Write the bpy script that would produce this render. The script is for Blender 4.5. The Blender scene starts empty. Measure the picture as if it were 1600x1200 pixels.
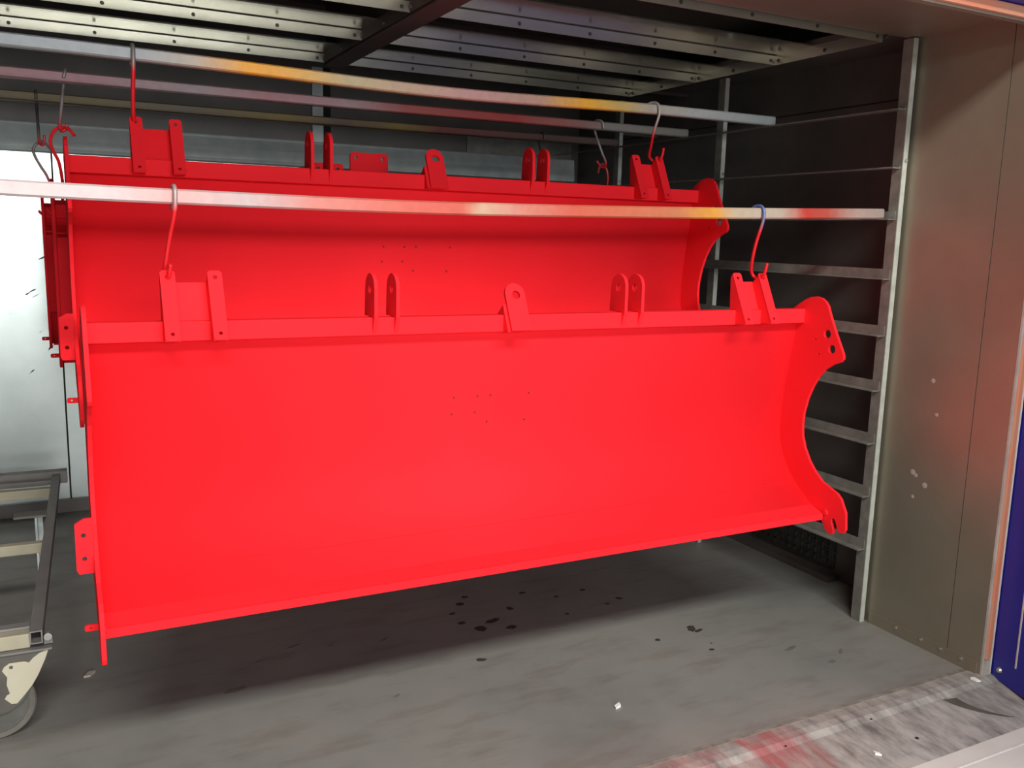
import bpy, bmesh, math, random
from mathutils import Vector, Matrix
random.seed(7)
S = bpy.context.scene
COL = S.collection
R = math.radians

# ------------------------------------------------------------------ camera
YAW, PITCH, ROLL, FPX = 0.47773, 0.16496, 0.025356, 1395.36
fw = Vector((math.sin(YAW)*math.cos(PITCH), math.cos(YAW)*math.cos(PITCH), -math.sin(PITCH)))
rt = Vector((math.cos(YAW), -math.sin(YAW), 0)); up = rt.cross(fw)
r2 = rt*math.cos(ROLL) + up*math.sin(ROLL); u2 = -rt*math.sin(ROLL) + up*math.cos(ROLL)
cd = bpy.data.cameras.new('camera'); cam = bpy.data.objects.new('camera', cd); COL.objects.link(cam)
cd.sensor_fit = 'HORIZONTAL'; cd.sensor_width = 36.0; cd.lens = 36.0*FPX/1600.0
cd.clip_start = 0.05; cd.clip_end = 100
m = Matrix((r2, u2, -fw)).transposed().to_4x4(); m.translation = Vector((0, 0, 1.6))
cam.matrix_world = m
S.camera = cam

# ------------------------------------------------------------------ world, lights, exposure
W = bpy.data.worlds.new('workshop_ambient'); S.world = W; W.use_nodes = True
bg = W.node_tree.nodes['Background']; bg.inputs[0].default_value = (0.93, 0.97, 1.0, 1); bg.inputs[1].default_value = 0.16
def area(name, loc, target, sx, sy, power, color):
    l = bpy.data.lights.new(name, 'AREA'); l.shape = 'RECTANGLE'; l.size = sx; l.size_y = sy; l.energy = power; l.color = color
    o = bpy.data.objects.new(name, l); COL.objects.link(o); o.location = loc
    o.rotation_euler = (Vector(target)-Vector(loc)).to_track_quat('-Z', 'Y').to_euler()
    return o
# daylight through the band of windows high in the workshop wall behind the photographer
area('window_band_daylight', (0.7, -8.0, 3.0), (0.7, 3.0, 1.5), 3.4, 0.7, 390, (0.97, 0.99, 1.0))
# daylight through the open workshop doorway behind the photographer
area('doorway_daylight', (1.0, -7.5, 1.4), (1.0, 5.0, 1.4), 4.0, 2.7, 230, (0.95, 0.99, 1.0))
# row of tube lamps under the workshop roof
area('roof_tube_lamps', (0.8, -2.0, 4.8), (0.8, 2.2, 0.6), 5.0, 0.7, 430, (1.0, 0.97, 0.90))
vs = S.view_settings
vs.view_transform = 'Standard'; vs.look = 'None'; vs.exposure = 0.0; vs.gamma = 1.0; vs.use_curve_mapping = False

# ------------------------------------------------------------------ materials
def new_mat(name):
    mt = bpy.data.materials.new(name); mt.use_nodes = True
    nt = mt.node_tree; return mt, nt, nt.nodes['Principled BSDF']
def N(nt, typ, **kw):
    n = nt.nodes.new(typ)
    for k, v in kw.items():
        if k.startswith('i_'): n.inputs[k[2:].replace('_', ' ')].default_value = v
        else: setattr(n, k, v)
    return n
def ramp(nt, fac, stops, interp='LINEAR'):
    n = nt.nodes.new('ShaderNodeValToRGB'); n.color_ramp.interpolation = interp
    el = n.color_ramp.elements
    while len(el) > 1: el.remove(el[-1])
    el[0].position = stops[0][0]; el[0].color = (*stops[0][1], 1)
    for p, c in stops[1:]:
        e = el.new(p); e.color = (*c, 1)
    if fac is not None: nt.links.new(fac, n.inputs['Fac'])
    return n
def coords(nt, scale=(1, 1, 1)):
    tc = nt.nodes.new('ShaderNodeTexCoord'); mp = nt.nodes.new('ShaderNodeMapping')
    mp.inputs['Scale'].default_value = scale
    nt.links.new(tc.outputs['Object'], mp.inputs['Vector']); return mp.outputs['Vector']
def noise(nt, vec, scale, detail=4, rough=0.55):
    n = N(nt, 'ShaderNodeTexNoise'); n.inputs['Scale'].default_value = scale
    n.inputs['Detail'].default_value = detail; n.inputs['Roughness'].default_value = rough
    nt.links.new(vec, n.inputs['Vector']); return n.outputs['Fac']
def mixc(nt, fac, a, b, mode='MIX'):
    n = nt.nodes.new('ShaderNodeMix'); n.data_type = 'RGBA'; n.blend_type = mode
    for i, v in ((0, fac), (6, a), (7, b)):
        if isinstance(v, (int, float)): n.inputs[i].default_value = v
        elif isinstance(v, tuple): n.inputs[i].default_value = (*v, 1)
        else: nt.links.new(v, n.inputs[i])
    return n.outputs[2]
def bump(nt, bs, h, strength, dist=0.002):
    b = nt.nodes.new('ShaderNodeBump'); b.inputs['Strength'].default_value = strength; b.inputs['Distance'].default_value = dist
    nt.links.new(h, b.inputs['Height']); nt.links.new(b.outputs['Normal'], bs.inputs['Normal'])
def simple(name, c1, c2, rough=0.5, metal=0.0, scale=6.0, stretch=(1, 1, 1), bmp=0.0, rvar=0.0, lo=0.3, hi=0.7):
    mt, nt, bs = new_mat(name); v = coords(nt, stretch); f = noise(nt, v, scale)
    rp = ramp(nt, f, [(lo, c1), (hi, c2)]); nt.links.new(rp.outputs['Color'], bs.inputs['Base Color'])
    bs.inputs['Metallic'].default_value = metal; bs.inputs['Roughness'].default_value = rough
    if rvar:
        f2 = noise(nt, v, scale*0.6, 3)
        mr = N(nt, 'ShaderNodeMapRange'); mr.inputs[1].default_value = 0.3; mr.inputs[2].default_value = 0.7
        mr.inputs[3].default_value = rough-rvar; mr.inputs[4].default_value = rough+rvar
        nt.links.new(f2, mr.inputs[0]); nt.links.new(mr.outputs[0], bs.inputs['Roughness'])
    if bmp: bump(nt, bs, noise(nt, v, scale*8, 3), bmp)
    return mt
def zramp_mat(name, stops, z0, z1, axis='Z', rough=0.5, metal=0.2, wob=0.04, scale=9.0, k=1.0):
    """coating whose colour changes along the piece (overspray)"""
    mt, nt, bs = new_mat(name)
    tc = nt.nodes.new('ShaderNodeTexCoord'); sp = nt.nodes.new('ShaderNodeSeparateXYZ'); nt.links.new(tc.outputs['Object'], sp.inputs[0])
    mr = N(nt, 'ShaderNodeMapRange'); mr.inputs[1].default_value = z0; mr.inputs[2].default_value = z1
    nt.links.new(sp.outputs[axis], mr.inputs[0])
    f = noise(nt, tc.outputs['Object'], scale, 4)
    ma = N(nt, 'ShaderNodeMath', operation='MULTIPLY_ADD'); nt.links.new(f, ma.inputs[0]); ma.inputs[1].default_value = wob*2
    sb = N(nt, 'ShaderNodeMath', operation='SUBTRACT'); nt.links.new(mr.outputs[0], sb.inputs[0]); sb.inputs[1].default_value = wob
    nt.links.new(sb.outputs[0], ma.inputs[2])
    rp = ramp(nt, ma.outputs[0], [(p, tuple(k*x for x in c)) for p, c in stops])
    f2 = noise(nt, tc.outputs['Object'], 35.0, 5)
    r2_ = ramp(nt, f2, [(0.30, (0.88, 0.88, 0.88)), (0.65, (1, 1, 1))])
    nt.links.new(mixc(nt, 1.0, rp.outputs['Color'], r2_.outputs['Color'], 'MULTIPLY'), bs.inputs['Base Color'])
    bs.inputs['Metallic'].default_value = metal; bs.inputs['Roughness'].default_value = rough
    return mt

M = {}
M['red'] = simple('red_powder_coat', (0.82, 0.017, 0.025), (0.87, 0.019, 0.028), 0.70, 0, 3.0, bmp=0.05)
M['red'].node_tree.nodes['Principled BSDF'].inputs['Specular IOR Level'].default_value = 0.08
M['stain_steel'] = simple('stainless_sheet', (0.29, 0.265, 0.20), (0.37, 0.335, 0.255), 0.46, 0.65, 2.2, rvar=0.05)
M['back_steel'] = simple('back_wall_sheet', (0.44, 0.49, 0.47), (0.56, 0.60, 0.58), 0.30, 0.95, 3.0, rvar=0.05)
M['dark_steel'] = simple('dark_brown_grey_steel', (0.11, 0.10, 0.092), (0.165, 0.15, 0.138), 0.5, 0.4, 2.5)  # even dark grey-brown steel for walls, soffits and ceiling shell
M['galv'] = simple('galvanised_steel', (0.55, 0.63, 0.61), (0.70, 0.77, 0.74), 0.45, 0.12, 14.0)
M['post'] = simple('rack_steel', (0.17, 0.165, 0.145), (0.26, 0.255, 0.225), 0.5, 0.3, 18.0)
M['lit_post'] = simple('lit_post_edge', (0.36, 0.38, 0.33), (0.50, 0.52, 0.46), 0.6, 0.1, 18.0)  # paler copy of rack steel: light on the front-facing leg put into colour
M['ceiling'] = simple('ceiling_sheet', (0.56, 0.55, 0.46), (0.70, 0.68, 0.58), 0.18, 0.92, 3.0, rvar=0.03)
M['flange'] = simple('ceiling_flange', (0.52, 0.51, 0.43), (0.66, 0.64, 0.55), 0.26, 0.80, 4.0)
M['beam'] = simple('dark_beam_paint', (0.06, 0.045, 0.042), (0.085, 0.065, 0.06), 0.6, 0.2, 5.0)
M['screw'] = simple('screw_steel', (0.05, 0.05, 0.045), (0.10, 0.10, 0.09), 0.45, 0.7, 30.0)
M['blue'] = simple('blue_door_paint', (0.018, 0.020, 0.32), (0.026, 0.024, 0.40), 0.42, 0.0, 2.0)
M['gasket'] = simple('orange_seal', (0.58, 0.17, 0.09), (0.46, 0.24, 0.15), 0.6, 0.0, 5.0, (1, 1, 1))
M['pale_edge'] = simple('pale_metal_edge', (0.42, 0.38, 0.33), (0.58, 0.54, 0.48), 0.5, 0.3, 12.0)
M['white_line'] = simple('chipped_white', (0.60, 0.58, 0.55), (0.72, 0.70, 0.68), 0.6, 0.0, 20.0)
M['frame'] = simple('trolley_grey_paint', (0.19, 0.178, 0.168), (0.25, 0.236, 0.222), 0.55, 0.2, 9.0)
M['cream'] = simple('trolley_cream_paint', (0.38, 0.35, 0.25), (0.48, 0.44, 0.32), 0.6, 0.0, 9.0)
M['fork'] = simple('worn_fork_paint', (0.08, 0.072, 0.065), (0.13, 0.12, 0.10), 0.6, 0.1, 8.0)
M['chip_paint'] = simple('peeling_cream_paint', (0.50, 0.46, 0.34), (0.56, 0.52, 0.40), 0.65, 0.0, 8.0)
M['wheel'] = simple('worn_wheel_rubber', (0.10, 0.092, 0.078), (0.17, 0.155, 0.13), 0.65, 0.0, 12.0)
M['sill'] = simple('dusty_weld_seam', (.15, .135, .11), (.27, .255, .22), .7, 0.0, 22.0)
M['hub'] = simple('wheel_hub_metal', (0.10, 0.095, 0.085), (0.16, 0.15, 0.135), 0.5, 0.4, 12.0)
M['black'] = simple('black_gap', (0.012, 0.011, 0.010), (0.02, 0.018, 0.017), 0.8, 0.0, 12.0)
M['stain'] = simple('oil_stain_black', (0.035, 0.032, 0.027), (0.07, 0.066, 0.056), 0.45, 0.0, 40.0)
M['faint'] = simple('faint_oil_stain', (0.12, 0.115, 0.10), (0.18, 0.175, 0.158), 0.5, 0.0, 40.0)
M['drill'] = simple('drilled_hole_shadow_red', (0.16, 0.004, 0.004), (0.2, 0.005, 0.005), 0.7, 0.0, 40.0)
M['white'] = simple('white_chip', (0.80, 0.80, 0.77), (0.86, 0.86, 0.83), 0.6, 0.0, 40.0)
M['scuff'] = simple('pale_scuff', (0.40, 0.37, 0.31), (0.48, 0.45, 0.38), 0.55, 0.2, 40.0)
M['smudge'] = simple('dull_grey_smudge', (0.26, 0.28, 0.27), (0.42, 0.44, 0.43), 0.55, 0.6, 60.0)
M['wire'] = simple('thin_grey_wire', (0.20, 0.19, 0.18), (0.28, 0.27, 0.25), 0.5, 0.3, 40.0)
M['bolt'] = simple('bright_bolt', (0.42, 0.41, 0.38), (0.55, 0.54, 0.50), 0.35, 0.7, 30.0)
RED = (0.62, 0.05, 0.035); PINK = (0.62, 0.33, 0.31); TAN = (0.58, 0.46, 0.33); GREY = (0.52, 0.52, 0.50); YEL = (0.75, 0.38, 0.05); ORG = (0.68, 0.20, 0.07)
M['bar_front'] = zramp_mat('overspray_bar_front', [(0, PINK), (.27, (.70, .60, .60)), (.34, (.68, .52, .52)), (.37, (.70, .38, .36)), (.42, (.55, .42, .42)), (.46, (.66, .22, .18)), (.53, (.70, .13, .09)),
    (.57, (.68, .12, .08)), (.585, (.66, .42, .28)), (.61, (.68, .26, .20)), (.66, (.68, .12, .07)), (.76, (.62, .20, .09)), (.80, (.80, .36, .05)), (.825, TAN), (.87, (.55, .45, .36)), (.90, RED), (.93, (.55, .10, .07)), (.96, (.52, .36, .32)), (1, (.45, .36, .33))], -1.3, 3.0, 'X', .5, .15, .012, k=.72)
M['bar_high'] = zramp_mat('overspray_bar_high', [(0, (.36, .38, .39)), (.37, (.38, .40, .41)), (.41, (.52, .44, .36)), (.45, (.95, .42, .04)), (.49, (.82, .44, .10)), (.53, (.56, .46, .26)), (.59, (.60, .40, .28)), (.64, (.62, .33, .31)),
    (.71, (.58, .34, .26)), (.76, (.95, .46, .03)), (.80, (.66, .45, .12)), (.84, (.50, .44, .36)), (.90, (.48, .50, .49)), (1, (.42, .48, .47))], -1.3, 3.0, 'X', .5, .2, .015, k=.88)
M['bar_mid'] = zramp_mat('overspray_bar_mid', [(0, (.50, .26, .28)), (.34, (.48, .25, .27)), (.43, (.42, .32, .33)), (.50, (.50, .22, .24)), (.58, (.48, .30, .31)), (.64, (.44, .09, .08)), (.76, (.50, .06, .05)), (.85, (.48, .22, .20)),
    (.88, (.42, .38, .35)), (1, (.40, .38, .34))], -1.3, 3.0, 'X', .5, .2, .015, k=.62)
M['bar_far'] = zramp_mat('overspray_bar_far', [(0, (.20, .15, .10)), (.36, (.28, .21, .09)), (.44, (.22, .17, .11)), (.55, (.34, .24, .05)), (.62, (.20, .12, .09)), (.68, (.36, .26, .05)), (.74, (.28, .07, .05)), (1, (.24, .20, .17))], -1.3, 3.0, 'X', .5, .2, .02, k=.5)
RP = (0.80, 0.014, 0.022); ST = (0.30, 0.28, 0.27)
def hookmat(name, z0, z1, top=ST, a=0.55, b=0.75):
    return zramp_mat(name, [(0, RP), (a, RP), (b, tuple(.6*x+.4*y for x, y in zip(top, (.4, .2, .2)))), (min(b+.12, .98), top), (1, top)], z0, z1, 'Z', .45, .3, .02)

# floor of the oven: grey steel plate with fine dirt; brown streaks mix dirt and painted-in red bounce light
mt, nt, bs = new_mat('oven_floor_plate'); v = coords(nt)
f1 = noise(nt, v, 1.6, 6, .6); c1 = ramp(nt, f1, [(.30, (.20, .205, .192)), (.50, (.245, .248, .23)), (.72, (.28, .272, .248))])
f2 = noise(nt, coords(nt, (1, 3.5, 1)), 3.0, 5, .65); c2 = ramp(nt, f2, [(.50, (0, 0, 0)), (.78, (.75, .75, .75))])
cc = mixc(nt, c2.outputs['Color'], c1.outputs['Color'], (.165, .142, .118))
f3 = noise(nt, v, 26.0, 6, .7); c3 = ramp(nt, f3, [(.64, (0, 0, 0)), (.78, (.45, .45, .45))])
cc = mixc(nt, c3.outputs['Color'], cc, (.13, .125, .112))
nt.links.new(cc, bs.inputs['Base Color']); bs.inputs['Roughness'].default_value = .52; bs.inputs['Metallic'].default_value = 0.1
bump(nt, bs, f3, .12); M['floor'] = mt
# workshop concrete
M['concrete'] = simple('workshop_concrete', (.55, .53, .495), (.66, .64, .60), .75, 0, 4.0, bmp=.15)
# ramp plate: tyre-scuffed steel with pale dust and a swath of red powder
mt, nt, bs = new_mat('scuffed_ramp'); v = coords(nt, (5, 1.8, 1)); fa = noise(nt, v, 2.8, 7, .7)
ca = ramp(nt, fa, [(.32, (.13, .126, .118)), (.46, (.27, .263, .245)), (.60, (.40, .39, .36))])
tc = nt.nodes.new('ShaderNodeTexCoord'); sp = nt.nodes.new('ShaderNodeSeparateXYZ'); nt.links.new(tc.outputs['Object'], sp.inputs[0])
rx = ramp(nt, None, [(0, (0, 0, 0)), (.55, (.35, .35, .35)), (.68, (.9, .9, .9)), (.735, (.75, .75, .75)), (.755, (.08, .08, .08)), (1, (0, 0, 0))])
mr = N(nt, 'ShaderNodeMapRange'); mr.inputs[1].default_value = -1.3; mr.inputs[2].default_value = 3.3
nt.links.new(sp.outputs['X'], mr.inputs[0]); nt.links.new(mr.outputs[0], rx.inputs['Fac'])
fb = noise(nt, coords(nt, (6, 1.2, 1)), 3.2, 4); cb = ramp(nt, fb, [(.36, (0, 0, 0)), (.62, (.9, .9, .9))])
msk = mixc(nt, 1.0, rx.outputs['Color'], cb.outputs['Color'], 'MULTIPLY')
nt.links.new(mixc(nt, msk, ca.outputs['Color'], (.38, .085, .085)), bs.inputs['Base Color']); bs.inputs['Roughness'].default_value = .6
M['ramp'] = mt

# ------------------------------------------------------------------ mesh helpers
def add_box(bm, x0, x1, y0, y1, z0, z1):
    vs_ = [bm.verts.new(p) for p in ((x0, y0, z0), (x1, y0, z0), (x1, y1, z0), (x0, y1, z0), (x0, y0, z1), (x1, y0, z1), (x1, y1, z1), (x0, y1, z1))]
    for f in ((0, 3, 2, 1), (4, 5, 6, 7), (0, 1, 5, 4), (1, 2, 6, 5), (2, 3, 7, 6), (3, 0, 4, 7)): bm.faces.new([vs_[i] for i in f])
    return vs_
def add_tube(bm, pts, rad, seg=10, cap=True, sub=4):
    P = [Vector(p) for p in pts]
    if sub > 1 and len(P) > 2:     # Catmull-Rom
        Q = []
        for i in range(len(P)-1):
            a = P[max(i-1, 0)]; b = P[i]; c = P[i+1]; d = P[min(i+2, len(P)-1)]
            for k in range(sub):
                t = k/sub
                Q.append(0.5*((2*b)+(c-a)*t+(2*a-5*b+4*c-d)*t*t+(3*b-a-3*c+d)*t**3))
        Q.append(P[-1]); P = Q
    T = [(P[min(i+1, len(P)-1)]-P[max(i-1, 0)]).normalized() for i in range(len(P))]
    n = T[0].orthogonal().normalized(); rings = []
    for i, p in enumerate(P):
        n = (n - T[i]*n.dot(T[i])).normalized(); b = T[i].cross(n)
        rings.append([bm.verts.new(p+(n*math.cos(a)+b*math.sin(a))*rad) for a in [2*math.pi*k/seg for k in range(seg)]])
    for i in range(len(P)-1):
        for k in range(seg):
            f = bm.faces.new((rings[i][k], rings[i][(k+1) % seg], rings[i+1][(k+1) % seg], rings[i+1][k])); f.smooth = True
    if cap:
        bm.faces.new(rings[0][::-1]); bm.faces.new(rings[-1])
def add_sheet(bm, outline, thick, fn, holes=()):
    """flat plate with real holes: outline and holes in 2-D, fn(u, v, w) -> xyz, w = 0..thick"""
    t = bmesh.new(); E = []
    for loop in [outline]+list(holes):
        vv = [t.verts.new((u, w, 0)) for u, w in loop]
        for i in range(len(vv)): E.append(t.edges.new((vv[i], vv[(i+1) % len(vv)])))
    bmesh.ops.triangle_fill(t, use_beauty=True, use_dissolve=False, edges=E)
    lo = {}; hi = {}
    for vx in t.verts:
        lo[vx] = bm.verts.new(fn(vx.co.x, vx.co.y, 0)); hi[vx] = bm.verts.new(fn(vx.co.x, vx.co.y, thick))
    for f in t.faces:
        bm.faces.new([lo[q] for q in f.verts][::-1]); bm.faces.new([hi[q] for q in f.verts])
    for e in t.edges:
        if len(e.link_faces) == 1:
            a, b = e.verts; bm.faces.new((lo[a], lo[b], hi[b], hi[a]))
    t.free()
def circ(u, v, r, n=16): return [(u+r*math.cos(2*math.pi*k/n), v+r*math.sin(2*math.pi*k/n)) for k in range(n)]
def add_disc(bm, c, axis, r, h, n=16, r2=None):
    axis = Vector(axis).normalized(); a = axis.orthogonal().normalized(); b = axis.cross(a); c = Vector(c); r2 = r if r2 is None else r2
    lo = [bm.verts.new(c+(a*math.cos(t)+b*math.sin(t))*r) for t in [2*math.pi*k/n for k in range(n)]]
    hi = [bm.verts.new(c+axis*h+(a*math.cos(t)+b*math.sin(t))*r2) for t in [2*math.pi*k/n for k in range(n)]]
    for k in range(n): bm.faces.new((lo[k], lo[(k+1) % n], hi[(k+1) % n], hi[k]))
    bm.faces.new(lo[::-1]); bm.faces.new(hi)
def to_mesh(name, bm, mat):
    bmesh.ops.recalc_face_normals(bm, faces=bm.faces)
    me = bpy.data.meshes.new(name); bm.to_mesh(me); bm.free()
    me.materials.append(M[mat] if isinstance(mat, str) else mat); return me
def obj(name, bm, mat, parent=None, bevel=0.0):
    me = to_mesh(name, bm, mat) if isinstance(bm, bmesh.types.BMesh) else bm
    o = bpy.data.objects.new(name, me); COL.objects.link(o)
    if parent: o.parent = parent
    if bevel:
        b = o.modifiers.new('bevel', 'BEVEL'); b.width = bevel; b.segments = 2; b.limit_method = 'ANGLE'; b.angle_limit = R(40)
    return o
def tag(o, label=None, cat=None, group=None, kind=None):
    if label: o['label'] = label
    if cat: o['category'] = cat
    if group: o['group'] = group
    if kind: o['kind'] = kind
    return o
def empty(name, loc=(0, 0, 0), rot=(0, 0, 0)):
    o = bpy.data.objects.new(name, None); COL.objects.link(o); o.location = loc; o.rotation_euler = rot; o.empty_display_size = .1
    return o
def boxobj(name, mat, parent, dims, bevel=0.0):
    bm = bmesh.new(); add_box(bm, *dims); return obj(name, bm, mat, parent, bevel)
def copy_tree(o, parent=None):
    c = o.copy(); COL.objects.link(c)
    if parent: c.parent = parent
    for ch in [x for x in bpy.data.objects if x.parent == o and x != c]: copy_tree(ch, c)
    return c

# ------------------------------------------------------------------ the oven: floor, walls, ceiling
XL, XR, XREC = -1.38, 3.05, 3.30       # left inner face, right front panel, right recess
YF, YB = 1.985, 5.465                  # front edge, back wall
floor = boxobj('floor', 'floor', None, (XL, XREC+.02, 2.03, YB, -.10, 0))
tag(floor, 'dark grey steel oven floor with oil stains under the hanging blades', 'floor', kind='structure')
# sill fold, ramp, shop floor
bm = bmesh.new()
pr = [(2.03, 0.0), (1.985, .004), (1.955, .003), (1.93, -.006), (1.70, -.022), (1.70, -.10), (2.03, -.10)]
L = [bm.verts.new((XL-.2, y, z)) for y, z in pr]; Rr = [bm.verts.new((XR+.05, y, z)) for y, z in pr]
for i in range(len(pr)): bm.faces.new((L[i], L[(i+1) % len(pr)], Rr[(i+1) % len(pr)], Rr[i]))
bm.faces.new(L[::-1]); bm.faces.new(Rr)
rampo = obj('entry_ramp', bm, 'ramp', floor)
bm = bmesh.new(); add_box(bm, XL+.01, 3.04, 2.028, 2.045, -.001, .0015); obj('sill_weld', bm, 'sill', floor)
for x, y in ((2.03, 1.94), (2.42, 1.94), (2.48, 1.80), (1.2, 1.93)):
    bm = bmesh.new(); add_disc(bm, (x, y, -.006-(1.93-y)*.07), (0, 0, 1), .006, .003, 12); obj('ramp_screw', bm, 'screw', rampo)
# curved tyre mark on the ramp
bm = bmesh.new(); prev = None
for k in range(13):
    t = k/12; x = 2.80+.11*t*t; y = 1.925-.165*t; w = .028*(1-.6*t)
    z = -.006-(1.93-y)*.0696+.0012
    a = bm.verts.new((x-w, y, z)); b = bm.verts.new((x+w, y-.012, z))
    if prev: bm.faces.new((prev[0], prev[1], b, a))
    prev = (a, b)
obj('tyre_mark', bm, 'fork', rampo)
shop = boxobj('floor_workshop', 'concrete', None, (-9, 9, -12, 1.70, -.12, -.022))
tag(shop, 'pale dusty concrete workshop floor in front of the oven ramp', 'floor', kind='structure')
side = boxobj('floor_beside_oven', 'concrete', None, (XR+.05, 9, 1.70, 6.5, -.12, -.022))
tag(side, 'pale concrete floor beside the blue oven door', 'floor', kind='structure')
bm = bmesh.new(); add_box(bm, -4, 6, 1.632, 1.638, -.022, -.0205); obj('floor_joint', bm, 'white_line', shop)

# stains, scraps
def blotch(x, y, rx, ry, rot, seed, mat, name):
    rnd = random.Random(seed); bm = bmesh.new(); n = 18; vv = []
    for k in range(n):
        a = 2*math.pi*k/n; q = .8+rnd.uniform(-.16, .16)
        u, w = rx*q*math.cos(a), ry*q*math.sin(a)
        vv.append(bm.verts.new((x+u*math.cos(rot)-w*math.sin(rot), y+u*math.sin(rot)+w*math.cos(rot), .0008)))
    bm.faces.new(vv); g = bmesh.ops.extrude_face_region(bm, geom=bm.faces[:])
    for q in g['geom']:
        if isinstance(q, bmesh.types.BMVert): q.co.z = .0002
    o = obj(name, bm, mat, floor); return o
for i, (x, y, rx, ry, rot) in enumerate(((2.302, 2.764, .035, .022, .9), (2.318, 2.735, .03, .012, .4), (2.109, 2.733, .014, .013, 0), (1.385, 2.872, .024, .016, -.3), (2.254, 2.575, .016, .010, 0), (2.29, 2.62, .006, .005, 0),
        (1.578, 3.168, .05, .02, .3), (1.50, 3.12, .03, .03, .8), (1.62, 3.08, .028, .02, .2), (1.45, 3.20, .022, .016, .2), (1.70, 3.25, .02, .02, 1), (1.95, 3.28, .014, .01, .1), (1.83, 3.38, .02, .012, .2), (1.52, 3.38, .025, .02, .2), (1.57, 3.44, .02, .015, 0),
        (2.1, 3.3, .02, .012, .2), (1.9, 3.1, .012, .01, 0), (1.45, 3.3, .02, .01, .4), (2.2, 3.15, .022, .012, -.5), (2.12, 3.12, .013, .01, 0), (1.104, 3.183, .03, .008, .5), (.769, 3.272, .04, .01, .3), (.9, 3.22, .016, .006, .3), (.62, 3.2, .018, .007, .2),
        (.50, 3.02, .05, .02, .2), (1.0, 2.75, .02, .008, .5), (2.55, 2.45, .05, .012, .3), (2.72, 2.35, .03, .008, .7), (2.62, 2.30, .025, .012, .1))):
    blotch(x, y, rx, ry, rot, i+3, 'stain' if i < 20 else 'faint', 'oil_stain')
for i, (x, y, a, lab) in enumerate(((1.666, 2.363, .013, 'bright white paint chip lying on the grey oven floor'), (.05, 3.345, .016, 'pale elongated scrap on the floor below the front blade corner'), (2.99, 1.955, .012, 'white crumb on the ramp beside the blue door'), (2.28, 1.79, .010, 'small white crumb on the scuffed ramp'))):
    bm = bmesh.new(); add_box(bm, -a, a, -a*.55, a*.6, 0, .006)
    for q in bm.verts: q.co.x += q.co.y*.6*(-1)**i; q.co.z += .003*(q.co.x > 0)*(q.co.z > .003)
    o = obj('paint_chip', bm, 'white' if i != 1 else 'scuff'); o.rotation_euler[2] = .7*i+.3
    o.location = (x, y, .0004 if y > 2.03 else (.005 if y > 1.94 else -.0145)); tag(o, lab, 'paint chip')

# back wall
wb = boxobj('wall_back', 'dark_steel', None, (XL, XREC+.04, YB, YB+.06, 0, 2.62))
tag(wb, 'dark oven back wall carrying bright steel sheets low on the left', 'wall', kind='structure')
boxobj('steel_sheet', 'back_steel', wb, (XL, .034, YB-.008, YB, .07, 1.985))
boxobj('steel_sheet', 'back_steel', wb, (.043, 1.36, YB-.008, YB, .07, 1.985))
boxobj('sheet_joint', 'black', wb, (.034, .043, YB-.004, YB, .02, 1.985))
for px_, pz_, w_, h_ in ((-.10, 1.235, .030, .006), (-.075, 1.215, .018, .004), (-.29, 1.40, .03, .008), (-.03, 1.42, .02, .010), (-.30, 1.25, .016, .006), (-.06, 1.02, .012, .004), (-.02, .93, .014, .012), (-.12, .80, .016, .010), (-.2, 1.12, .008, .004)):
    rnd = random.Random(int(px_*1000)); bm = bmesh.new()
    bm.faces.new([bm.verts.new((px_+w_*rnd.uniform(.5, 1.1)*math.cos(a)+.4*w_*math.sin(a), YB-.0085, pz_+h_*rnd.uniform(.5, 1.2)*math.sin(a)+.5*w_*math.cos(a))) for a in [2*math.pi*k/9 for k in range(9)]])
    bmesh.ops.solidify(bm, geom=bm.faces[:], thickness=.0004); obj('sheet_smudge', bm, 'smudge', wb)
boxobj('skirting', 'dark_steel', wb, (XL, XREC, YB-.03, YB, 0, .075))
bm = bmesh.new()   # galvanised rolled cover over the sheets
pf = [(YB-.009, 1.968), (YB-.055, 1.974), (YB-.062, 1.992), (YB-.050, 2.114), (YB-.044, 2.120), (YB-.002, 2.121), (YB-.002, 1.99), (YB-.009, 1.987)]
for x0, x1 in ((XL, 3.24),):
    a = [bm.verts.new((x0, *q)) for q in pf]; b = [bm.verts.new((x1, *q)) for q in pf]
    for i in range(len(pf)): bm.faces.new((a[i], a[(i+1) % len(pf)], b[(i+1) % len(pf)], b[i]))
    bm.faces.new(a[::-1]); bm.faces.new(b)
obj('galvanised_cover', bm, 'galv', wb)
boxobj('cover_back_plate', 'post', wb, (2.45, 3.235, YB-.014, YB-.001, 2.121, 2.225))
boxobj('wall_rib', 'galv', wb, (1.435, 1.50, YB-.03, YB, 2.121, 2.55))
boxobj('wall_rib', 'black', wb, (1.50, 1.545, YB-.03, YB, 2.121, 2.55))
boxobj('wall_strap', 'dark_steel', wb, (XL, 3.2, YB-.012, YB, 2.215, 2.23))

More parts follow.
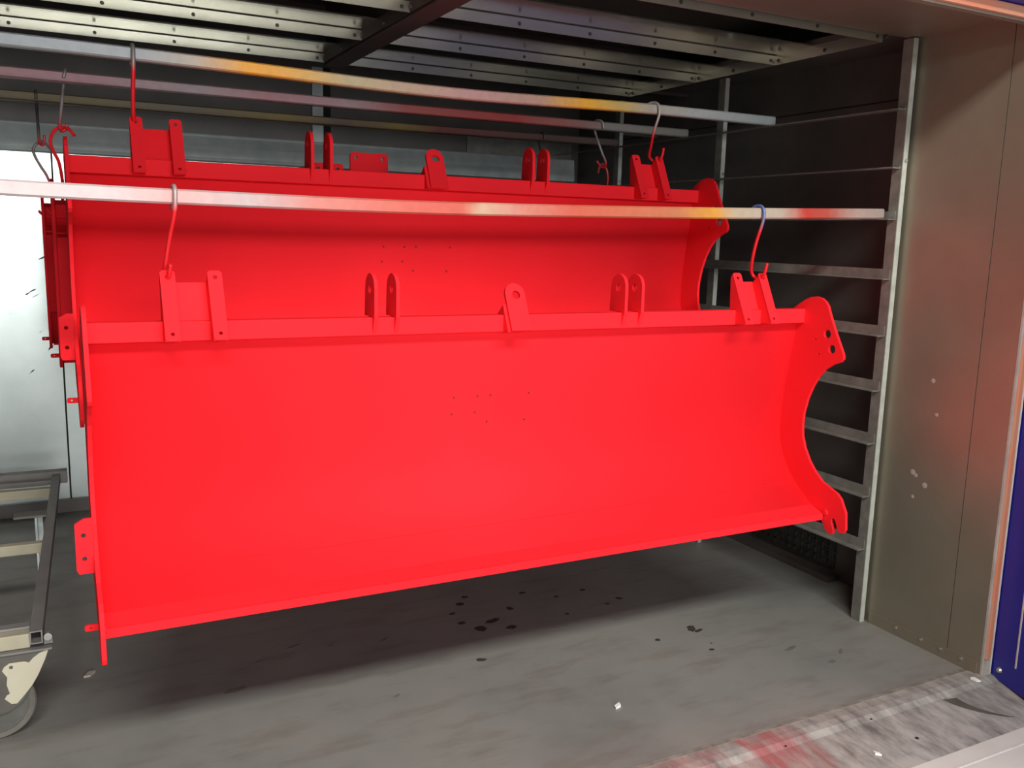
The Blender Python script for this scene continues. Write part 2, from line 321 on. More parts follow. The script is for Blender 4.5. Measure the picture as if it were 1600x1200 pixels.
# right wall: recess, front panel, skirt, jamb
wr = boxobj('wall_right', 'dark_steel', None, (XREC, XREC+.05, 2.55, YB, 0, 2.62))
tag(wr, 'dark recessed oven side wall behind the ladder rack', 'wall', kind='structure')
boxobj('front_panel', 'stain_steel', wr, (XR, XR+.006, 2.128, 2.55, 0, 2.42))
boxobj('front_panel', 'stain_steel', wr, (XR, XR+.006, YF, 2.1245, 0, 2.42))
boxobj('panel_core', 'dark_steel', wr, (XR+.006, XREC+.05, YF, 2.55, 0, 2.62))
boxobj('panel_skirt', 'stain_steel', wr, (XR-.006, XR, YF+.01, 2.50, 0, .05))
for y in (2.15, 2.24, 2.36, 2.06): 
    bm = bmesh.new(); add_disc(bm, (XR-.006, y, .034), (-1, 0, 0), .006, .004, 10); obj('skirt_rivet', bm, 'bolt', wr)
boxobj('kick_plate', 'dark_steel', wr, (3.225, XREC, 2.9, YB-.03, 0, .028))
boxobj('wall_seam', 'black', wr, (XREC-.004, XREC, 2.56, YB-.04, 2.215, 2.221))
bm = bmesh.new()
for i in range(13): add_box(bm, 3.288, XREC, 2.93+i*.045, 2.95+i*.045, .05, .26)
for i in range(6): add_box(bm, 3.286, 3.289, 2.92, 3.50, .05+i*.04, .058+i*.04)
obj('vent_grille', bm, 'screw', wr)
for (y, z, s) in ((2.36, .70, .012), (2.345, .69, .009), (2.30, .66, .012), (2.35, .60, .008), (2.31, 1.08, .010), (2.28, .95, .008)):
    bm = bmesh.new(); add_disc(bm, (XR, y, z), (-1, 0, 0), s, .0006, 7, s*.6); obj('panel_scuff', bm, 'scuff', wr)
bm = bmesh.new(); add_tube(bm, [(3.292, 2.81, 2.19), (3.285, 2.775, 2.14), (3.285, 2.765, 2.08), (3.29, 2.775, 2.02)], .002, 5); obj('loose_wire', bm, 'wire', wr)
# left wall (outside the picture, carries the other ends of the bars)
wl = boxobj('wall_left', 'dark_steel', None, (XL-.06, XL, YF, YB, 0, 2.62))
tag(wl, 'dark oven side wall at the left, carrying the other bar ends', 'wall', kind='structure')

# ceiling
ZC, ZF = 2.412, 2.370
ce = boxobj('ceiling', 'dark_steel', None, (XL-.06, XREC+.05, YF, YB+.06, 2.62, 2.70))
tag(ce, 'oven ceiling of shiny lapped sheets with screwed edges', 'ceiling', kind='structure')
rows = [2.575, 3.15, 3.70, 4.27]
boxobj('front_soffit', 'stain_steel', ce, (XL, XR, YF, rows[0]-.02, 2.395, 2.42))
scm = bmesh.new(); add_disc(scm, (0, 0, 0), (0, -1, 0), .0075, .004, 10, .006); scr_me = to_mesh('screw', scm, 'screw')
scm = bmesh.new(); add_disc(scm, (0, 0, 0), (-1, 0, 0), .0085, .005, 10, .007); scr_me2 = to_mesh('screw_side', scm, 'screw')
def screw(parent, loc, me=scr_me):
    o = bpy.data.objects.new('screw', me); COL.objects.link(o); o.parent = parent; o.location = loc
BX0, BX1 = 1.195, 1.29
for sx0, sx1 in ((XL, BX0-.012), (BX1, 2.90)):
    for i, y in enumerate(rows):
        if i: boxobj('ceiling_sheet', 'ceiling', ce, (sx0, sx1, rows[i-1]+.35, y, ZC, ZC+.006))
        fl = boxobj('sheet_flange', 'flange', ce, (sx0, sx1, y-.003, y, ZF, ZC))
        if i == 0: fl.data.materials[0] = M['stain_steel']
        else: boxobj('flange_seam', 'black', fl, (sx0, sx1, y-.0042, y-.0031, ZC-.0035, ZC-.0002))
        x = sx1-.03
        while x > max(sx0, -.6): screw(fl, (x, y-.003, ZF+.017)); x -= .312
# side trims running front to back
for xt in (2.90, BX0-.012):
    tr = boxobj('side_flange', 'flange' if xt > 2 else 'beam', ce, (xt, xt+.003, rows[0], rows[-1], ZF, ZC+.006))
    for y in rows: screw(tr, (xt, y-.02, ZF+.017), scr_me2)
    for a, b in zip(rows, rows[1:]): screw(tr, (xt, (a+b)/2, ZF+.017), scr_me2)
boxobj('side_soffit', 'dark_steel', ce, (2.903, XREC, rows[0], rows[-1], ZC+.006, ZC+.03))
boxobj('end_drop', 'beam', ce, (XL, XREC, rows[-1]+.001, rows[-1]+.02, ZC-.01, 2.62))
boxobj('ceiling_beam', 'beam', ce, (BX0, BX1, rows[0]-.02, rows[-1]+.04, 2.362, 2.62), .004)

# front frame: header with orange seal, jamb with orange seal
hd = boxobj('trim_1', 'blue', None, (XL-.5, 3.6, YF-.09, YF-.002, 2.366, 3.1))
tag(hd, 'dark blue header beam across the top of the oven opening', 'header', kind='structure')
boxobj('header_edge', 'stain_steel', hd, (XL, XR+.06, YF-.03, YF-.002, 2.322, 2.328))
bm = bmesh.new(); add_box(bm, XL, XR+.06, YF-.045, YF-.002, 2.328, 2.365); obj('orange_seal', bm, 'gasket', hd, .008)
jb = boxobj('trim_2', 'pale_edge', None, (XR+.001, XR+.012, YF-.008, YF-.001, -.02, 2.32))
tag(jb, 'pale metal jamb strip with orange door seal at the oven front', 'door frame', kind='structure')
bm = bmesh.new(); add_box(bm, XR+.0125, XR+.042, YF-.014, YF-.002, .06, 2.32); obj('orange_seal', bm, 'gasket', jb, .008)
boxobj('seal_foot', 'pale_edge', jb, (XR+.0125, XR+.042, YF-.014, YF-.002, -.02, .06))
boxobj('trim_lip', 'white_line', jb, (XR+.0425, XR+.0455, YF-.016, YF-.002, -.02, 2.32))

# open blue door leaf
dr = empty('door_1', (3.103, 1.975, -.018), (0, 0, math.atan2(-.196, -.061)))
tag(dr, 'deep blue steel oven door leaf standing open at the right edge', 'door', kind='structure')
boxobj('door_leaf', 'blue', dr, (0, 1.9, 0, .09, .012, 2.36), .003)
bm = bmesh.new(); add_box(bm, .118, .125, -.0015, 0, .10, 2.3); obj('door_seam', bm, 'white_line', dr)
for x, z in ((.045, .055), (.195, .055), (.5, .055)):
    bm = bmesh.new(); add_disc(bm, (x, 0, z), (0, -1, 0), .012, .008, 14, .008); obj('door_bolt', bm, 'bolt', dr)

# ------------------------------------------------------------------ ladder racks on both sides
RZ = [2.126, 1.902, 1.702, 1.465, 1.235, 1.008, .785, .558, .326]      # top of each rail's shelf
def rack(name, xin, sgn, label):
    """xin: X of the post faces seen from inside; sgn +1 = wall lies to +X"""
    t = empty(name, (xin, 2.52, 0)); tag(t, label, 'rack')
    for y in (2.52, 3.61, 4.53):
        bm = bmesh.new(); b0 = y-2.52
        def X(a, b): return (a, b) if sgn > 0 else (-b, -a)
        add_box(bm, *X(0, .004), b0+.0005, b0+.046, 0, 2.39)
        p = obj('post', bm, 'post', t)
        boxobj('post_flange', 'lit_post', p, (*X(0, .024), b0-.0035, b0, 0, 2.39))
        bm = bmesh.new(); add_disc(bm, (.014*sgn, b0-.0035, 1.93), (0, -1, 0), .007, .005, 8); obj('post_bolt', bm, 'bolt', p)
    for z in RZ:
        bm = bmesh.new()
        add_box(bm, *X(-.0045, -.0005), .008, 2.72, z-.004, z+(.038 if z < 1.6 else .03 if z < 1.8 else .006))
        vv = add_box(bm, *X(-.040, -.0045), .008, 2.72, z-.004, z)
        obj('rail', bm, 'post', t)
    for y in (2.53, 3.62, 4.54):
        for z in (.25, 1.2, 2.2): boxobj('wall_bracket', 'dark_steel', t, (*(X(.035, abs(XREC-3.012)) if sgn > 0 else X(.035, .055)), y-2.515, y-2.49, z, z+.03))
    return t
rack('ladder_rack', 3.012, 1, 'grey steel ladder rack with nine shelf rails beside the stainless panel')
rack('ladder_rack', XL+.055, -1, 'matching steel ladder rack on the oven wall beyond the left edge')

# ------------------------------------------------------------------ hanging bars
def bar(y0, pts, mat, label):
    """40 mm box bar; pts = [(x, z_bottom)], slightly sagging under its load"""
    bm = bmesh.new(); n = 40; rings = []
    xs = [pts[0][0]+(pts[-1][0]-pts[0][0])*k/n for k in range(n+1)]
    def zz(x):
        for i in range(len(pts)-1):
            if x <= pts[i+1][0]+1e-6:
                a = pts[max(i-1, 0)]; b = pts[i]; c = pts[i+1]; d = pts[min(i+2, len(pts)-1)]
                t = (x-b[0])/(c[0]-b[0]); h = c[0]-b[0]
                mb = (c[1]-a[1])/(c[0]-a[0]); mc = (d[1]-b[1])/(d[0]-b[0])
                return (2*t**3-3*t*t+1)*b[1]+(t**3-2*t*t+t)*h*mb+(-2*t**3+3*t*t)*c[1]+(t**3-t*t)*h*mc
    for k, x in enumerate(xs):
        z = zz(x); c = .005; ring = []
        for yy, w in ((c, 0), (.04-c, 0), (.04, c), (.04, .04-c), (.04-c, .04), (c, .04), (0, .04-c), (0, c)):
            ring.append(bm.verts.new((x, y0+yy, z+w)))
        rings.append(ring)
    for a, b in zip(rings, rings[1:]):
        for k in range(8): bm.faces.new((a[k], a[(k+1) % 8], b[(k+1) % 8], b[k]))
    for ring, sx in ((rings[0], .003), (rings[-1], -.003)):   # hollow ends
        cx = ring[0].co.x; z0 = min(q.co.z for q in ring)
        inner = [bm.verts.new((cx, y0+.02+(q.co.y-y0-.02)*.82, z0+.02+(q.co.z-z0-.02)*.82)) for q in ring]
        deep = [bm.verts.new((cx+sx*20, q.co.y, q.co.z)) for q in inner]
        for k in range(8):
            bm.faces.new((ring[k], ring[(k+1) % 8], inner[(k+1) % 8], inner[k])); bm.faces.new((inner[k], inner[(k+1) % 8], deep[(k+1) % 8], deep[k]))
        bm.faces.new(deep)
    o = obj('hanging_bar', bm, mat); tag(o, label, 'bar', 'square bars laid across the oven'); return zz
z1 = bar(2.57, [(-1.29, 1.7025), (-.1, 1.666), (.5, 1.658), (1.1, 1.657), (2.1, 1.676), (2.995, 1.7025)], 'bar_front', 'lowest front square bar streaked pink, red and orange, carrying the front blade')
zA = bar(3.225, [(-1.29, 2.1265), (-.1, 2.128), (.45, 2.122), (1.37, 2.105), (2.24, 2.123), (2.995, 2.1265)], 'bar_high', 'grey square bar with orange and yellow patches nearest under the ceiling')
zB = bar(3.86, [(-1.29, 2.1265), (-.1, 2.122), (1.3, 2.120), (2.995, 2.1265)], 'bar_mid', 'mauve and dark red square bar behind the orange patched bar')
zC = bar(4.50, [(-1.29, 2.1265), (-.1, 2.118), (1.3, 2.116), (2.985, 2.1265)], 'bar_far', 'dark olive brown square bar farthest back in the oven')

# ------------------------------------------------------------------ plough blades
PW = 2.545
BL = [(.045, -.05), (.046, -.099), (.060, -.19), (.072, -.27), (.084, -.36), (.090, -.445), (.086, -.52), (.069, -.580), (.034, -.640), (-.018, -.694), (-.085, -.742), (-.165, -.789)]
def plow(label):
    t = empty('plow_blade'); tag(t, label, 'plow blade', 'red blades hanging in the oven')
    # curved mouldboard, 8 mm thick
    bm = bmesh.new(); fr = []; bk = []
    P = []
    for i in range(len(BL)-1):
        a = BL[max(i-1, 0)]; b = BL[i]; c = BL[i+1]; d = BL[min(i+2, len(BL)-1)]
        for k in range(3):
            s = k/3
            P.append(tuple(.5*((2*b[j])+(c[j]-a[j])*s+(2*a[j]-5*b[j]+4*c[j]-d[j])*s*s+(3*b[j]-a[j]-3*c[j]+d[j])*s**3) for j in (0, 1)))
    P.append(BL[-1]); nP = len(P)
    Q = []
    for i in range(nP):
        dx = P[min(i+1, nP-1)][0]-P[max(i-1, 0)][0]; dz = P[min(i+1, nP-1)][1]-P[max(i-1, 0)][1]; l = math.hypot(dx, dz)
        Q.append((P[i][0]-dz/l*.008, P[i][1]+dx/l*.008))
    g = []
    for x in (0, PW): g.append(([bm.verts.new((x, *p)) for p in P], [bm.verts.new((x, *p)) for p in Q]))
    for i in range(nP-1):
        f = bm.faces.new((g[0][0][i], g[1][0][i], g[1][0][i+1], g[0][0][i+1])); f.smooth = True
        f = bm.faces.new((g[0][1][i], g[0][1][i+1], g[1][1][i+1], g[1][1][i])); f.smooth = True
        for e in (0, 1): bm.faces.new((g[e][0][i], g[e][0][i+1], g[e][1][i+1], g[e][1][i]))
    for i in (0, nP-1): bm.faces.new((g[0][0][i], g[0][1][i], g[1][1][i], g[1][0][i]))
    mb = obj('mouldboard', bm, 'red', t)
    for x, z in ((1.085, -.276), (1.170, -.276), (1.218, -.275), (1.364, -.275), (1.081, -.333), (1.165, -.332), (1.211, -.368), (1.355, -.370)):
        y = min(P, key=lambda q: abs(q[1]-z))[0]
        bm = bmesh.new(); add_disc(bm, (x, y-.0022, z), (0, 1, 0), .0036, .004, 10); obj('drill_hole', bm, 'drill', mb)
    # faint bend line low on the blade
    boxobj('bend_line', 'red', mb, (0.0, PW, -.0195, -.0185, -.694, -.693))
    boxobj('top_rail', 'red', t, (0, PW, 0, .045, -.055, 0), .003)
    bm = bmesh.new()
    e = [(-.166, -.776), (-.176, -.778), (-.176, -.803), (-.10, -.770), (-.10, -.755)]
    a = [bm.verts.new((.0, *q)) for q in e]; b = [bm.verts.new((PW-.004, *q)) for q in e]
    for i in range(5): bm.faces.new((a[i], a[(i+1) % 5], b[(i+1) % 5], b[i]))
    bm.faces.new(a[::-1]); bm.faces.new(b); obj('cutting_edge', bm, 'red', t)
    # end plates
    out = [(.062, .002), (.034, .020), (.004, .038), (-.022, .048), (-.050, .052), (-.076, .048), (-.097, .036), (-.113, .018), (-.124, -.008), (-.150, -.060), (-.200, -.146), (-.206, -.160), (-.206, -.172), (-.196, -.184),
           (-.160, -.198), (-.124, -.222), (-.093, -.256), (-.067, -.300), (-.046, -.350), (-.032, -.408), (-.029, -.455), (-.034, -.500), (-.052, -.546), (-.081, -.591), (-.115, -.627), (-.155, -.657), (-.232, -.684), (-.252, -.700), (-.280, -.748), (-.287, -.812), (-.280, -.826), (-.255, -.832), (-.247, -.826),
           (-.236, -.795), (-.228, -.785), (-.217, -.787), (-.214, -.797), (-.230, -.836), (-.224, -.848), (-.205, -.852), (-.193, -.846), (-.158, -.800), (-.07, -.765), (.01, -.72), (.07, -.645), (.112, -.55), (.120, -.45), (.112, -.33), (.098, -.2), (.082, -.08), (.075, -.01)]
    hs = [circ(-.119, -.086, .0165), circ(-.147, -.141, .0165), circ(-.062, -.112, .004, 8), circ(-.083, -.166, .004, 8)]
    for x0 in (-.012, PW):
        bm = bmesh.new(); add_sheet(bm, out, .012, lambda u, v, w, x0=x0: (x0+w, u, v), hs)
        ep = obj('end_plate', bm, 'red', t, .0015)
        s = -1 if x0 < 0 else 1; xb = -.012 if s < 0 else PW+.012
        # holed tab and little pin tab welded on the outer side
        if s < 0:
          o2 = [(0, -.503), (.020, -.503), (.042, -.516), (.042, -.642), (.036, -.653), (0, -.653)]
          bm = bmesh.new(); add_sheet(bm, o2, .008, lambda u, v, w: (xb+s*u, -.085+w, v), [circ(.022, -.548, .0065, 12), circ(.022, -.612, .0065, 12)])
          obj('side_tab', bm, 'red', ep)
        bm = bmesh.new(); add_sheet(bm, [(0, -.763), (.028, -.763), (.032, -.767), (.032, -.776), (.028, -.780), (0, -.780)], .006, lambda u, v, w: (xb+s*u, -.165+w, v), [circ(.018, -.7715, .003, 8)])
        obj('pin_tab', bm, 'red', ep)
        bm = bmesh.new(); add_disc(bm, (0 if s < 0 else PW, -.185, -.772), (-s, 0, 0), .012, .006, 14, .009); obj('weld_boss', bm, 'red', ep)
    # leaning hat-section brackets on the top rail
    LB, LT = Vector((-.060, -.047)), Vector((.031, .137)); ax = (LT-LB).normalized(); nb = Vector((ax.y, -ax.x))   # nb points back/down
    ln = (LT-LB).length
    def br(xc, mirror):
        bm = bmesh.new(); w0, w1 = .0815, .0425
        for s in (-1, 1):
            xa, xb_ = (xc-w0, xc-w1) if s < 0 else (xc+w1, xc+w0)
            cx = (xa+xb_)/2
            r = .006; ol = [(xa+r, 0), (xb_-r, 0), (xb_, r), (xb_, ln-r), (xb_-r, ln), (xa+r, ln), (xa, ln-r), (xa, r)]
            fn = lambda u, v, w: (u, LB.x+ax.x*v+nb.x*w, LB.y+ax.y*v+nb.y*w)
            add_sheet(bm, ol, .005, fn, [circ(cx, .020, .0055, 10), circ(cx, ln-.020, .0062, 10)])
            # inner side wall going back to the web
            xi = xc+s*w1
            q = [(LB.x+ax.x*v+nb.x*w, LB.y+ax.y*v+nb.y*w) for v, w in ((.0, .004), (ln-.012, .004), (ln-.022, .046), (.058, .046))]
            q[0] = (LB.x+nb.x*.004, LB.y+nb.y*.004); q = [q[0], q[1], q[2], (.016, .0005), (-.001, .0005), (-.001, -.050)]
            add_sheet(bm, q, .005, lambda u, v, w, xi=xi, s=s: (xi+(-w if s > 0 else w)*-1*(1), u, v))
            # outer gusset behind the flat
            xo = xc+s*w0
            q = [(LB.x+nb.x*.004, LB.y+nb.y*.004), (LT.x+nb.x*.004-ax.x*.004, LT.y+nb.y*.004-ax.y*.004), (.040, .118), (.034, .0005), (-.001, .0005), (-.001, -.050)]
            add_sheet(bm, q, .005, lambda u, v, w, xo=xo, s=s: (xo-s*w, u, v))
        q = [(ln-.020), .060]
        p = [Vector((LB.x+ax.x*v+nb.x*w, LB.y+ax.y*v+nb.y*w)) for v, w in ((ln-.018, .042), (ln-.022, .047))]
        d = [(p[0].x, p[0].y), (p[1].x, p[1].y), (.021, .0005), (.016, .0005)]
        a = [bm.verts.new((xc-w1, *k)) for k in d]; b = [bm.verts.new((xc+w1, *k)) for k in d]
        for i in range(4): bm.faces.new((a[i], a[(i+1) % 4], b[(i+1) % 4], b[i]))
        bm.faces.new(a[::-1]); bm.faces.new(b)
        obj('hanging_bracket', bm, 'red', t)
    br(.2705, 0); br(PW-.2705, 1)
    # thin lugs seen edge-on
    lg = [(-.0005, -.048), (-.018, .001), (-.0175, .085)]+[(.027-.0445*math.cos(a), .088+.0445*math.sin(a)) for a in [math.pi*k/10 for k in range(11)]]+[(.0725, .085), (.078, .001), (-.0005, .001)]
    for x in (.782, .851, 1.682, 1.751):
        bm = bmesh.new(); add_sheet(bm, lg, .012, lambda u, v, w, x=x: (x+w, u, v), [circ(.027, .084, .0135, 14)]); obj('lug', bm, 'red', t, .001)
    # broad centre lug leaning back, with a doubler on its left
    xc = 1.270; ll = .165
    cl = [(-.036, 0), (.036, 0), (.036, .120)]+[(.036*math.cos(a), .127+.038*math.sin(a)) for a in [math.pi*k/12 for k in range(13)]]+[(-.036, .120)]
    C0 = Vector((-.045, -.047))
    bm = bmesh.new(); add_sheet(bm, cl, .012, lambda u, v, w: (xc+u, C0.x+ax.x*v+nb.x*w, C0.y+ax.y*v+nb.y*w), [circ(.003, .124, .0145, 16)])
    ct = obj('centre_lug', bm, 'red', t, .001)
    bm = bmesh.new(); q = [(C0.x+nb.x*.011, C0.y+nb.y*.011), (C0.x+nb.x*.011+ax.x*.095, C0.y+nb.y*.011+ax.y*.095), (.045, .0005), (-.001, .0005), (-.001, -.05)]
    add_sheet(bm, q, .012, lambda u, v, w: (xc-.046+w, u, v)); obj('lug_gusset', bm, 'red', ct)
    bm = bmesh.new(); add_sheet(bm, q, .012, lambda u, v, w: (xc+.022+w, u, v)); obj('lug_gusset', bm, 'red', ct)
    # stiffening on the back
    for z, y in ((-.10, .066), (-.42, .101)): boxobj('back_tube', 'red', t, (.0, PW, y, y+.05, z-.025, z+.025), .003)
    for x in (.0, .85, 1.65, PW-.07): boxobj('back_rib', 'red', t, (x, x+.07, .102, .145, -.44, -.08), .003)
    return t
p1 = plow('nearest bright red plow blade hanging low from the front bar')
p1.location = (.075, 2.58, 1.345)
p2 = copy_tree(p1); p2.location = (.070, 3.27, 1.820); p2['label'] = 'second red plow blade hanging higher, behind the front bar'
def hung(o, x, y, z, tilt):
    # turned round and hung by a hole of its end plates: hole (0, -.133, -.113) goes to (y, z)
    rot = Matrix.Rotation(math.pi, 4, 'Z') @ Matrix.Rotation(tilt, 4, 'X')
    h = rot @ Vector((PW/2, -.133, -.113))
    o.matrix_world = Matrix.Translation(Vector((x, y, z))-h) @ rot
p3 = copy_tree(p1); hung(p3, 1.300, 3.86, 1.640, R(-25)); p3['label'] = 'third red blade turned away, its end just showing left of the second blade'
p4 = copy_tree(p1); hung(p4, 1.265, 4.50, 1.640, R(-25)); p4['label'] = 'hindmost dark red blade hanging from the olive brown bar'
bpy.context.view_layer.update()
# mounting plates standing on the back of the third blade
inv = p3.matrix_world.inverted()
for x0, x1, za, zb, name in ((1.135, 1.300, 1.78, 1.925, 'mounting_plate'), (.975, 1.105, 1.78, 1.874, 'mounting_plate')):
    bm = bmesh.new(); r = .012
    ol = [(x0, za), (x1, za), (x1, zb-r), (x1-r*.3, zb-r*.3), (x1-r, zb), (x0+r, zb), (x0+r*.3, zb-r*.3), (x0, zb-r)]
    add_sheet(bm, ol, .012, lambda u, v, w: (u, 3.705+w, v), [circ(x0+.024, zb-.022, .007, 12), circ(x1-.024, zb-.022, .007, 12)])
    bmesh.ops.transform(bm, matrix=inv, verts=bm.verts); obj(name, bm, 'red', p3, .001)

# ------------------------------------------------------------------ S-hooks
def hook(pts, mat, label, rad=.0060, group='wire hooks on the bars'):
    bm = bmesh.new(); add_tube(bm, pts, rad, 10, True, 6)
    o = obj('s_hook', bm, mat); tag(o, label, 'hook', group)
b = z1(.305)+.04
hook([(.304, 2.618, b-.055), (.304, 2.619, b-.012), (.305, 2.605, b+.004), (.306, 2.588, b+.0075), (.306, 2.572, b+.004), (.306, 2.561, b-.012), (.303, 2.562, b-.06), (.292, 2.598, 1.57), (.283, 2.622, 1.505), (.280, 2.632, 1.480), (.281, 2.622, 1.462), (.284, 2.603, 1.462), (.287, 2.588, 1.476), (.290, 2.578, 1.500)],
     hookmat('hook_coat_a', 1.45, 1.72, (.42, .30, .29), .70, .80), 'wire hook with bare top on the front bar, left bracket of nearest blade')
b = z1(2.36)+.04
hook([(2.342, 2.618, b-.03), (2.344, 2.619, b-.010), (2.347, 2.605, b+.004), (2.350, 2.588, b+.0075), (2.352, 2.572, b+.004), (2.354, 2.561, b-.012), (2.353, 2.562, b-.05), (2.356, 2.592, 1.60), (2.364, 2.616, 1.535), (2.384, 2.640, 1.490), (2.398, 2.640, 1.468), (2.4015, 2.615, 1.460), (2.402, 2.595, 1.468), (2.400, 2.582, 1.490), (2.399, 2.574, 1.520)],
     hookmat('hook_coat_b', 1.45, 1.74, (.10, .13, .30), .62, .76), 'wire hook with bluish top at the right end of the front bar')
b = zA(.273)+.04
hook([(.271, 3.273, b-.05), (.271, 3.274, b-.010), (.272, 3.260, b+.004), (.272, 3.245, b+.0075), (.273, 3.228, b+.004), (.273, 3.2165, b-.012), (.272, 3.217, b-.06), (.270, 3.240, 2.04), (.270, 3.268, 1.975), (.272, 3.285, 1.950), (.274, 3.300, 1.939), (.275, 3.322, 1.938), (.276, 3.335, 1.955)],
     hookmat('hook_coat_c', 1.93, 2.18, (.24, .23, .22), .62, .74), 'tall wire hook, red below and grey on top, left on the orange patched bar', .0068)
b = zA(2.33)+.04
hook([(2.300, 3.273, b-.03), (2.304, 3.274, b-.010), (2.312, 3.260, b+.004), (2.322, 3.245, b+.0075), (2.329, 3.228, b+.004), (2.334, 3.2165, b-.012), (2.336, 3.217, b-.045), (2.334, 3.245, 2.055), (2.350, 3.283, 2.000), (2.368, 3.318, 1.960), (2.390, 3.325, 1.942), (2.400, 3.303, 1.937), (2.404, 3.285, 1.945), (2.407, 3.275, 1.965), (2.406, 3.268, 1.992)],
     hookmat('hook_coat_d', 1.93, 2.18, (.45, .43, .40), .40, .62), 'wire hook with pale top at the right on the orange patched bar')
b = zB(.09)+.04
hook([(.083, 3.852, b-.024), (.087, 3.851, b-.008), (.090, 3.863, b+.004), (.091, 3.88, b+.0075), (.090, 3.897, b+.004), (.087, 3.909, b-.012), (.080, 3.908, b-.06), (.066, 3.880, 2.00), (.060, 3.862, 1.960), (.066, 3.852, 1.944), (.080, 3.848, 1.950), (.086, 3.845, 1.968)],
     hookmat('hook_coat_e', 1.93, 2.18, (.34, .28, .28), .06, .30), 'greyish wire hook at the left of the mauve bar')
hook([(.108, 3.815, 1.926), (.092, 3.83, 1.948), (.074, 3.853, 1.957), (.052, 3.866, 1.953), (.034, 3.866, 1.932), (.027, 3.862, 1.902), (.034, 3.858, 1.870), (.052, 3.854, 1.825), (.060, 3.852, 1.74), (.052, 3.855, 1.655), (.036, 3.858, 1.638), (.015, 3.862, 1.639), (.005, 3.862, 1.655)],
     'red', 'curled red hook linking the mauve bar\'s left hook to the third blade')
b = zB(2.45)+.04
hook([(2.466, 3.851, b-.034), (2.461, 3.851, b-.008), (2.454, 3.863, b+.004), (2.450, 3.88, b+.0075), (2.447, 3.897, b+.004), (2.448, 3.909, b-.012), (2.455, 3.908, b-.05), (2.480, 3.880, 2.02), (2.492, 3.862, 1.975), (2.485, 3.852, 1.948), (2.466, 3.848, 1.945), (2.448, 3.846, 1.953), (2.430, 3.844, 1.972)],
     hookmat('hook_coat_f', 1.93, 2.18, (.38, .33, .32), .10, .25), 'slender wire hook near the right end of the mauve bar')
hook([(2.430, 3.830, 1.912), (2.440, 3.838, 1.935), (2.460, 3.852, 1.957), (2.485, 3.866, 1.957), (2.506, 3.866, 1.930), (2.510, 3.862, 1.895), (2.508, 3.858, 1.850), (2.525, 3.854, 1.74), (2.545, 3.855, 1.655), (2.562, 3.858, 1.640), (2.590, 3.862, 1.642)],
     hookmat('hook_coat_g', 1.7, 1.98, (.45, .03, .03), .55, .9), 'curled red hook linking the mauve bar\'s right hook to the third blade')
b = zC(-.013)+.04
hook([(-.014, 4.492, b-.03), (-.014, 4.491, b-.008), (-.014, 4.503, b+.004), (-.014, 4.52, b+.0075), (-.014, 4.537, b+.004), (-.014, 4.549, b-.012), (-.014, 4.548, b-.06), (-.013, 4.52, 2.02), (-.012, 4.50, 1.955), (-.004, 4.492, 1.936), (.006, 4.488, 1.945), (.009, 4.485, 1.978)],
     hookmat('hook_coat_h', 1.93, 2.18, (.10, .09, .085), .05, .2), 'dark wire hook at the left of the olive brown bar')
hook([(.040, 4.47, 1.905), (.026, 4.475, 1.925), (.004, 4.49, 1.948), (-.020, 4.506, 1.942), (-.037, 4.506, 1.916), (-.031, 4.502, 1.885), (-.012, 4.50, 1.845), (.012, 4.498, 1.80), (.030, 4.497, 1.73), (.024, 4.498, 1.66), (.006, 4.50, 1.642), (-.018, 4.50, 1.641), (-.030, 4.502, 1.655)],
     hookmat('hook_coat_i', 1.7, 2.0, (.26, .20, .20), .2, .45), 'curved grey hook hanging below the olive bar\'s left hook')
b = zC(2.49)+.04
hook([(2.489, 4.492, b-.03), (2.489, 4.491, b-.008), (2.489, 4.503, b+.004), (2.489, 4.52, b+.0075), (2.489, 4.537, b+.004), (2.489, 4.549, b-.012), (2.490, 4.548, b-.06), (2.500, 4.52, 1.98), (2.510, 4.50, 1.80), (2.520, 4.498, 1.665), (2.528, 4.499, 1.643), (2.548, 4.502, 1.641), (2.558, 4.502, 1.655)],
     hookmat('hook_coat_j', 1.7, 2.18, (.10, .08, .08), .05, .2), 'dark wire hook at the right end of the olive brown bar')

# ------------------------------------------------------------------ trolley at the left
tr = empty('trolley', (-.105, 2.985, 0), (0, 0, R(-2.1))); tag(tr, 'low steel trolley with cream cross bars and a worn caster at the left edge', 'trolley')
TZ = .350
def tube_y(x0, x1, y0, y1, z0, z1, name, mat, hollow=True):
    bm = bmesh.new(); w = .004
    if hollow:
        add_box(bm, x0, x1, y0, y1, z1-w, z1); add_box(bm, x0, x1, y0, y1, z0, z0+w)
        add_box(bm, x0, x0+w, y0, y1, z0+w, z1-w); add_box(bm, x1-w, x1, y0, y1, z0+w, z1-w)
    else: add_box(bm, x0, x1, y0, y1, z0, z1)
    return obj(name, bm, mat, tr)
tube_y(-.012, .024, 0, 1.96, TZ-.042, TZ, 'side_tube', 'frame')
tube_y(-1.0, -.964, 0, 1.96, TZ-.042, TZ, 'side_tube', 'frame')
tube_y(-.964, .055, 1.96, 2.02, TZ-.05, TZ+.012, 'end_tube', 'frame', False)
for y, z0, z1_, mt_ in ((.035, TZ-.058, TZ-.012, 'cream'), (.075, TZ-.02, TZ-.004, 'frame'), (.92, TZ-.052, TZ-.01, 'cream'), (1.74, TZ-.052, TZ-.008, 'cream'), (1.88, TZ-.03, TZ-.006, 'frame')):
    boxobj('cross_bar', mt_, tr, (-.964, -.0125, y-.02, y+.02, z0, z1_), .003)
bm = bmesh.new(); add_box(bm, -.16, -.0125, 1.52, 1.60, .262, .272); obj('support_plate', bm, 'frame', tr)
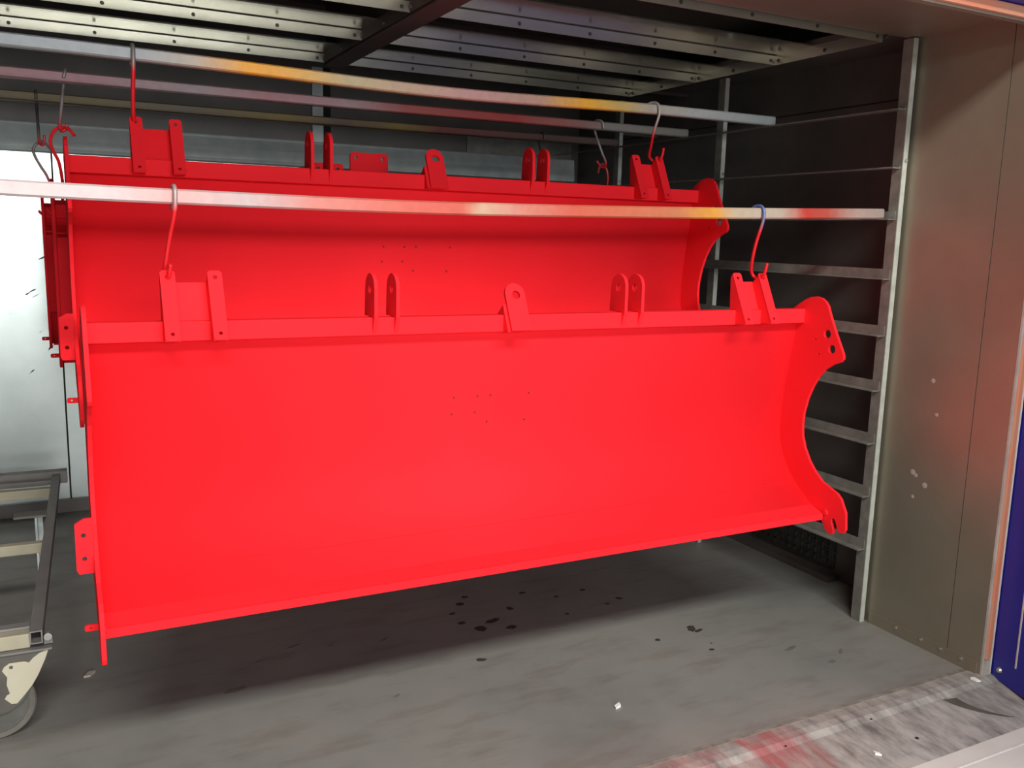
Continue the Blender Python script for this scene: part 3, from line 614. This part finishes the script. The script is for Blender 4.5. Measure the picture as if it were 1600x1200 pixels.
bm = bmesh.new(); add_box(bm, -.075, -.066, 1.53, 1.59, .0, .262); add_box(bm, -.066, -.045, 1.583, 1.59, .0, .262); obj('support_leg', bm, 'galv', tr)
bm = bmesh.new(); add_box(bm, .026, .050, .02, .05, TZ-.055, TZ-.030); obj('bolt_tab', bm, 'frame', tr)
bm = bmesh.new(); add_disc(bm, (.038, .02, TZ-.028), (0, -1, 0), .012, .012, 12); obj('bolt', bm, 'bolt', tr)
def caster(x, y, name='caster'):
    c = empty(name, (x, y, 0)); c.parent = tr
    r = .115
    bm = bmesh.new(); add_disc(bm, (0, -.022, r), (0, 1, 0), r-.006, .044, 40); 
    wv = obj('wheel', bm, 'hub', c)
    bm = bmesh.new()     # tread ring
    n = 40; prof = [(r-.020, -.025), (r-.004, -.025), (r, -.020), (r, .020), (r-.004, .025), (r-.020, .025)]
    rg = [[bm.verts.new((q*math.cos(2*math.pi*k/n), w, r+q*math.sin(2*math.pi*k/n))) for q, w in prof] for k in range(n)]
    for k in range(n):
        for i in range(len(prof)): bm.faces.new((rg[k][i], rg[k][(i+1) % 6], rg[(k+1) % n][(i+1) % 6], rg[(k+1) % n][i]))
    obj('tyre', bm, 'wheel', c)
    bm = bmesh.new(); add_box(bm, -.06, .168, -.05, .05, TZ-.066, TZ-.060); obj('top_plate', bm, 'frame', c)
    fk = [(-.06, TZ-.066), (.160, TZ-.066), (.148, TZ-.100), (.126, .201), (.076, .120), (.040, .096), (.0, .088), (-.05, .098)]
    bm = bmesh.new(); add_sheet(bm, fk, .005, lambda u, v, w: (u, -.040+w, v)); add_sheet(bm, fk, .005, lambda u, v, w: (u, .035+w, v))
    f = obj('fork', bm, 'fork', c)
    pc = [(.157, TZ-.068), (.146, TZ-.100), (.125, .203), (.106, .170), (.079, .137), (.062, .118), (.047, .119), (.029, .139), (.035, .150), (.044, .154), (.037, .184), (.040, .209), (.027, .232), (.033, .244), (.048, .254), (.089, .253), (.101, .247), (.114, .261), (.133, .274)]
    bm = bmesh.new(); add_sheet(bm, pc, .0012, lambda u, v, w: (u, -.0412+w, v), [circ(.052, .240, .006, 8)]); obj('peeling_paint', bm, 'chip_paint', f)
    bm = bmesh.new(); add_disc(bm, (0, -.055, r), (0, 1, 0), .012, .11, 14); obj('axle', bm, 'bolt', c)
    return c
caster(-.120, .048); caster(-.86, .048); caster(-.86, 1.9)
